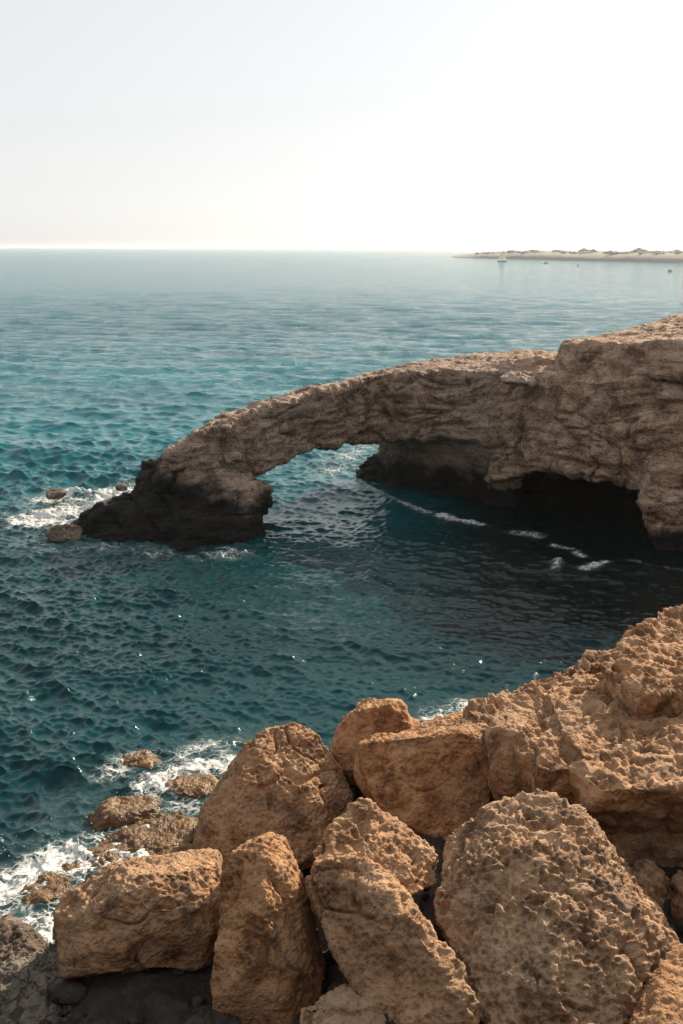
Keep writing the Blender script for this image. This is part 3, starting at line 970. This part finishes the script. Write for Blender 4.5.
# orange one under its right side
boulder("boulder", [(640, 1000, -.2), (668, 955, .4), (700, 940, .6), (760, 960, .5), (780, 1040, -.3), (720, 1070, -.8), (630, 1060, -.7)], 9.1, 1.2, M_ORANGE,
        "smooth orange boulder tucked against the lower right of the honeycombed boulder", limestone(0.07, 0.9, 0.012, 6, 0.006, 0.3, rough=.02), 36)
# in the gap behind it
boulder("boulder", [(628, 880, 0), (648, 868, .3), (668, 885, .2), (682, 925, 0), (676, 960, -.2), (640, 940, -.3)], 11.2, 0.9, M_BOULDER,
        "small rounded boulder half hidden in the dark gap below the ledge", bd_smooth, 37)
boulder("boulder", [(672, 880, 0), (690, 866, .3), (740, 868, .4), (750, 940, 0), (690, 940, -.2), (676, 915, -.1)], 11.0, 0.9, M_BOULDER,
        "dark boulder in the gap at the right border, under the overhanging ledge", bd, 38)
# small ones at the bottom
boulder("boulder", [(298, 1010, 0), (318, 996, .2), (345, 984, .4), (368, 992, .3), (384, 1020, 0), (380, 1060, -.4), (300, 1060, -.4)], 8.9, 0.8, M_PITTED,
        "small shaded boulder wedged low between the upright and the diagonal boulder", bd, 39)
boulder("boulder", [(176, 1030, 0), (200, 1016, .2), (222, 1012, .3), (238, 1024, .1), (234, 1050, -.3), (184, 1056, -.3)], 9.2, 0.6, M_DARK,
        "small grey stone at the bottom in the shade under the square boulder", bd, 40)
# behind: pale orange block
boulder("boulder", [(331, 760, 0), (338, 728, .3), (352, 712, .5), (358, 702, .6), (378, 696, .7), (394, 698, .6), (404, 716, .4), (418, 740, .1), (414, 775, -.2), (350, 790, -.3)], 14.2, 1.2, M_ORANGE,
        "pale orange block with a smooth front, standing behind the front row", bd_smooth, 41,
        extra=[(362, 712, .25), (388, 706, .3)])
boulder("boulder", [(400, 725, 0), (406, 718, .2), (416, 720, .2), (421, 730, 0), (416, 742, -.1), (402, 742, -.1)], 14.9, 0.6, M_BOULDER,
        "fist of brown rock peeping out behind the pale orange block", small, 42)
# broad block joined to the ledge
boulder("boulder", [(356, 758, .1), (362, 744, .4), (385, 738, .7), (415, 730, 1.2), (455, 716, 1.6), (486, 712, 1.6), (496, 735, .8), (494, 780, .2), (486, 812, 0), (450, 845, -.2), (420, 846, -.2), (382, 815, -.1), (360, 788, 0)],
        12.7, 1.6, M_ORANGE, "broad block with smooth shaded front and pale upper edge, left of a vertical crack", bd_smooth, 43,
        extra=[(372, 750, .1), (430, 742, .2), (484, 742, .2)])
boulder("boulder", [(488, 735, .4), (495, 716, .8), (515, 708, 1.1), (534, 712, 1.0), (541, 735, .5), (536, 770, .2), (524, 800, 0), (505, 806, -.1), (492, 785, 0)],
        12.6, 1.2, M_BOULDER, "narrow upright chunk of rock between the vertical crack and the ledge", bd_smooth, 44,
        extra=[(500, 735, .15), (525, 735, .2)])

# ------------------------------------------------------------------ ledge at the right
def zt(pts, z):
    return [atz(px, py, z) for px, py in pts]


def under(pts, z, dx=0, dy=0):
    return [(p[0] + dx, p[1] + dy, z) for p in pts]


L1t = zt([(462, 706), (500, 700), (545, 683), (600, 655), (650, 655), (640, 770), (540, 770), (500, 742)], 1.85)
L2t = zt([(545, 684), (618, 650), (700, 630), (760, 700), (760, 770), (600, 774), (560, 730)], 1.95)
L3t = zt([(600, 668), (624, 650), (644, 628), (664, 608), (690, 602), (790, 594), (800, 690), (640, 700)], 2.25)
L4t = zt([(575, 768), (625, 735), (700, 725), (790, 730), (790, 790), (690, 792), (605, 790)], 2.03)
ledge_h = [L1t + under(L1t, -0.6, 0, .15), L2t + under(L2t, -0.6, 0, .2), L3t + under(L3t, -0.8, 0, .1),
           L4t + [(p[0] * 0.98 + .1, max(p[1], 12.0) + .3, 0.75) for p in L4t],
           [(9, 10, 2.6), (9, 21, 2.6), (9, 10, -1), (9, 21, -1), (5.8, 17.3, 2.2), (5.8, 13.0, 2.1), (5.8, 17.3, -1), (5.5, 13.3, -1), (18, 6, 4.5), (18, 24, 4.5), (18, 24, -1), (18, 6, -1)]]
ledge = rock("rock_ledge", ledge_h, M_BOULDER, voxel=.021, smooth=3, disp=bd_ledge, seed=50)
tag(ledge, "wide craggy sunlit ledge of limestone sloping from the right down to the water", "rock ledge")
dslab = limestone(0.10, 0.8, 0.03, 4.5, 0.02, 0.8, crack=0.08, rough=.06)
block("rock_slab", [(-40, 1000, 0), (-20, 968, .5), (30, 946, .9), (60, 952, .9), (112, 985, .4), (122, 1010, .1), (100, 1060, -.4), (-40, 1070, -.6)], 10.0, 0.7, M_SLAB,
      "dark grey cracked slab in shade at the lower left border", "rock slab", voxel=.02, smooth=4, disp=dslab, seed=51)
# broken stone packed in the gaps and over the dark ground
def build_rubble():
    g = random.Random(21)
    bm = bmesh.new()
    gx = []
    for _ in range(420):
        x, y = g.uniform(-4.4, 4.5), g.uniform(8.6, 12.6)
        gx.append((x, y))
    for (x, y) in gx:
        tt = min(max((x + 0.5) / 0.8, 0), 1)
        z0 = np.interp(y, [7.6, 9, 10.5, 12, 13.5], [.5, .12, .4, .25, -.25]) * (1 - tt) + np.interp(y, [8, 10, 13], [.9, .75, .5]) * tt
        if x < -2.4: z0 -= 0.6 * min(1, (-x - 2.4) / 2.6)
        r = 0.04 + 0.16 * g.random() ** 2.5
        ret = bmesh.ops.create_icosphere(bm, subdivisions=2, radius=r)
        sc = Vector((g.uniform(.8, 1.4), g.uniform(.7, 1.2), g.uniform(.5, .9)))
        a = g.uniform(0, 6.28)
        ks = [(Vector((g.gauss(0, 1), g.gauss(0, 1), g.gauss(0, 1))).normalized(), g.uniform(.45, .85) * r) for _ in range(7)]
        for v in ret['verts']:
            c = v.co.copy()
            for nrm, dd in ks:                 # chip flat faces off
                e = c.dot(nrm) - dd
                if e > 0: c -= nrm * e
            c = Vector((c.x * sc.x, c.y * sc.y, c.z * sc.z))
            v.co = Vector((c.x * math.cos(a) - c.y * math.sin(a) + x, c.x * math.sin(a) + c.y * math.cos(a) + y, c.z + z0 + r * .2))
    me = bpy.data.meshes.new("rubble"); bm.to_mesh(me); bm.free()
    return me


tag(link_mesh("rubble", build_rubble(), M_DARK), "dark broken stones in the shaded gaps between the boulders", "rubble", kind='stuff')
# lit lumps at the far left
boulder("boulder", [(-30, 945, 0), (-10, 926, .3), (8, 916, .5), (26, 930, .3), (44, 948, .1), (40, 960, -.1), (10, 985, -.4), (-30, 1000, -.5)], 10.9, 0.8, M_WETROCK,
        "knobbly low rock at the left border, between the foam and the dark slab", bd_pit, 45)

# ------------------------------------------------------------------ spray thrown up where the swell meets the shelf
def build_spray():
    g = random.Random(11)
    bm = bmesh.new()
    for (px, py, spread, n, top) in ((125, 790, .2, 60, .35), (185, 770, .35, 60, .2), (20, 880, .4, 80, .25), (60, 850, .4, 50, .2), (235, 755, .25, 60, .3), (150, 760, .25, 40, .2), (100, 500, .9, 60, .35), (60, 512, .9, 40, .3)):
        c = atz(px, py)
        for _ in range(n):
            h = top * g.random() ** 2.2
            r = g.uniform(.002, .008) * (1.6 if py < 600 else 1)
            ret = bmesh.ops.create_icosphere(bm, subdivisions=1, radius=r)
            o = Vector((c[0] + g.gauss(0, spread), c[1] + g.gauss(0, spread), 0.06 + h))
            for v in ret['verts']: v.co = Vector((v.co.x, v.co.y, v.co.z * g.uniform(1, 1.6))) + o
    me = bpy.data.meshes.new("sea_spray"); bm.to_mesh(me); bm.free()
    return me


tag(link_mesh("sea_spray", build_spray(), plain("spray_white", (0.8, 0.8, 0.79), .4, .02)), "fine white droplets thrown up by breaking waves", "spray", kind='stuff')

# ------------------------------------------------------------------ boats far out
def sailboat(p, s):
    e = bpy.data.objects.new("sailboat", None)
    COL.objects.link(e)
    e.location = p
    e.rotation_euler = (0, 0, R(15))
    tag(e, "small sailboat with a yellow orange sail off the far headland", "sailboat")
    bm = bmesh.new()
    secs = [(-2.6, .75, .7, .0), (-1.2, 1.0, .65, -.25), (.6, .95, .7, -.3), (2.0, .55, .85, -.15), (3.0, .05, 1.05, .3)]
    vs = []
    for (x, hw, top, bot) in secs:
        vs.append([bm.verts.new((x * s, -hw * s, top * s)), bm.verts.new((x * s, -hw * .7 * s, (bot + .2) * s)), bm.verts.new((x * s, 0, bot * s)), bm.verts.new((x * s, hw * .7 * s, (bot + .2) * s)), bm.verts.new((x * s, hw * s, top * s))])
    for a, c in zip(vs[:-1], vs[1:]):
        for i in range(4): bm.faces.new((a[i], c[i], c[i + 1], a[i + 1]))
        bm.faces.new((a[4], c[4], c[0], a[0]))
    bm.faces.new(vs[0]); bm.faces.new(vs[-1][::-1])
    me = bpy.data.meshes.new("hull"); bm.to_mesh(me); bm.free()
    link_mesh("hull", me, plain("dark_hull", (0.18, 0.17, 0.16), .5), e)
    bm = bmesh.new()
    bmesh.ops.create_cone(bm, segments=8, radius1=.09 * s, radius2=.06 * s, depth=6.4 * s, cap_ends=True)
    bmesh.ops.translate(bm, verts=bm.verts, vec=(.5 * s, 0, 3.7 * s))
    me = bpy.data.meshes.new("mast"); bm.to_mesh(me); bm.free()
    link_mesh("mast", me, plain("mast_metal", (0.5, 0.5, 0.5), .4), e)

    def sail(name, a, b_, c, mat, belly):
        bm = bmesh.new()
        n = 8
        grid = {}
        for i in range(n + 1):
            for j in range(n + 1 - i):
                u, v = i / n, j / n
                q = Vector(a) * (1 - u - v) + Vector(b_) * u + Vector(c) * v
                q.y += belly * 27 * u * v * (1 - u - v) + belly * 2 * u * (1 - u)
                grid[i, j] = bm.verts.new(q * s)
        for i in range(n):
            for j in range(n - i):
                bm.faces.new((grid[i, j], grid[i + 1, j], grid[i, j + 1]))
                if j < n - i - 1:
                    bm.faces.new((grid[i + 1, j], grid[i + 1, j + 1], grid[i, j + 1]))
        me = bpy.data.meshes.new(name); bm.to_mesh(me); bm.free()
        o = link_mesh(name, me, mat, e)
        sol = o.modifiers.new("thick", 'SOLIDIFY'); sol.thickness = 0.02
    sail("mainsail", (.4, 0, 1.4), (.4, 0, 6.8), (-2.6, .4, 1.5), plain("yellow_sailcloth", (0.9, 0.74, 0.44), .8, .05), .35)
    sail("jib", (2.9, 0, 1.15), (.6, 0, 6.2), (.6, .5, 1.4), plain("pale_sailcloth", (0.9, 0.78, 0.58), .8, .05), .4)


p = atz(502, 262.0)
sailboat(p, 0.95)


def motorboat(px, py, label, s=0.8, rz=0):
    p = atz(px, py)
    e = bpy.data.objects.new("motorboat", None)
    COL.objects.link(e)
    e.location = p
    e.rotation_euler = (0, 0, rz)
    tag(e, label, "boat", "small boats off the headland")
    bm = bmesh.new()
    secs = [(-2, .8, .6, -.1), (0, .9, .6, -.2), (1.3, .6, .75, -.1), (2.2, .05, .95, .3)]
    vs = []
    for (x, hw, top, bot) in secs:
        vs.append([bm.verts.new((x * s, -hw * s, top * s)), bm.verts.new((x * s, 0, bot * s)), bm.verts.new((x * s, hw * s, top * s))])
    for a, c in zip(vs[:-1], vs[1:]):
        bm.faces.new((a[0], c[0], c[1], a[1])); bm.faces.new((a[1], c[1], c[2], a[2])); bm.faces.new((a[2], c[2], c[0], a[0]))
    bm.faces.new(vs[0]); bm.faces.new(vs[-1][::-1])
    me = bpy.data.meshes.new("hull"); bm.to_mesh(me); bm.free()
    link_mesh("hull", me, plain("grey_hull", (0.42, 0.42, 0.43), .5), e)
    bm = bmesh.new()
    bmesh.ops.create_cube(bm, size=1)
    for v in bm.verts:
        k = 0.8 if v.co.z > 0 else 1.0
        v.co = Vector((v.co.x * 1.3 * k - .3, v.co.y * 1.1 * k, v.co.z * .7 + .95)) * s
    me = bpy.data.meshes.new("cabin"); bm.to_mesh(me); bm.free()
    link_mesh("cabin", me, plain("grey_cabin", (0.5, 0.5, 0.5), .5), e)


motorboat(546, 263.5, "tiny grey boat, nearest to the sailboat of those off the headland", .7, .3)
motorboat(578, 266.0, "tiny grey boat in the middle of the bay off the headland", .7, 1.2)
motorboat(670, 271.5, "tiny dark boat nearest to the viewer off the headland", .7, .8)

# ------------------------------------------------------------------ haze
def haze_box():
    bm = bmesh.new()
    bmesh.ops.create_cube(bm, size=1)
    for v in bm.verts:
        v.co = Vector((v.co.x * 34000, v.co.y * 34000, 18 if v.co.z > 0 else -4))
    me = bpy.data.meshes.new("haze"); bm.to_mesh(me); bm.free()
    m = bpy.data.materials.new("haze_air")
    nt, out = nodes(m)
    vol = nt.nodes.new("ShaderNodeVolumePrincipled")
    vol.inputs['Color'].default_value = (0.95, 0.95, 0.95, 1)
    vol.inputs['Density'].default_value = 0.00014
    vol.inputs['Anisotropy'].default_value = 0.6
    nt.links.new(vol.outputs[0], out.inputs['Volume'])
    o = link_mesh("haze", me, m)
    tag(o, "pale sea haze in the air", "haze", kind='stuff')


haze_box()
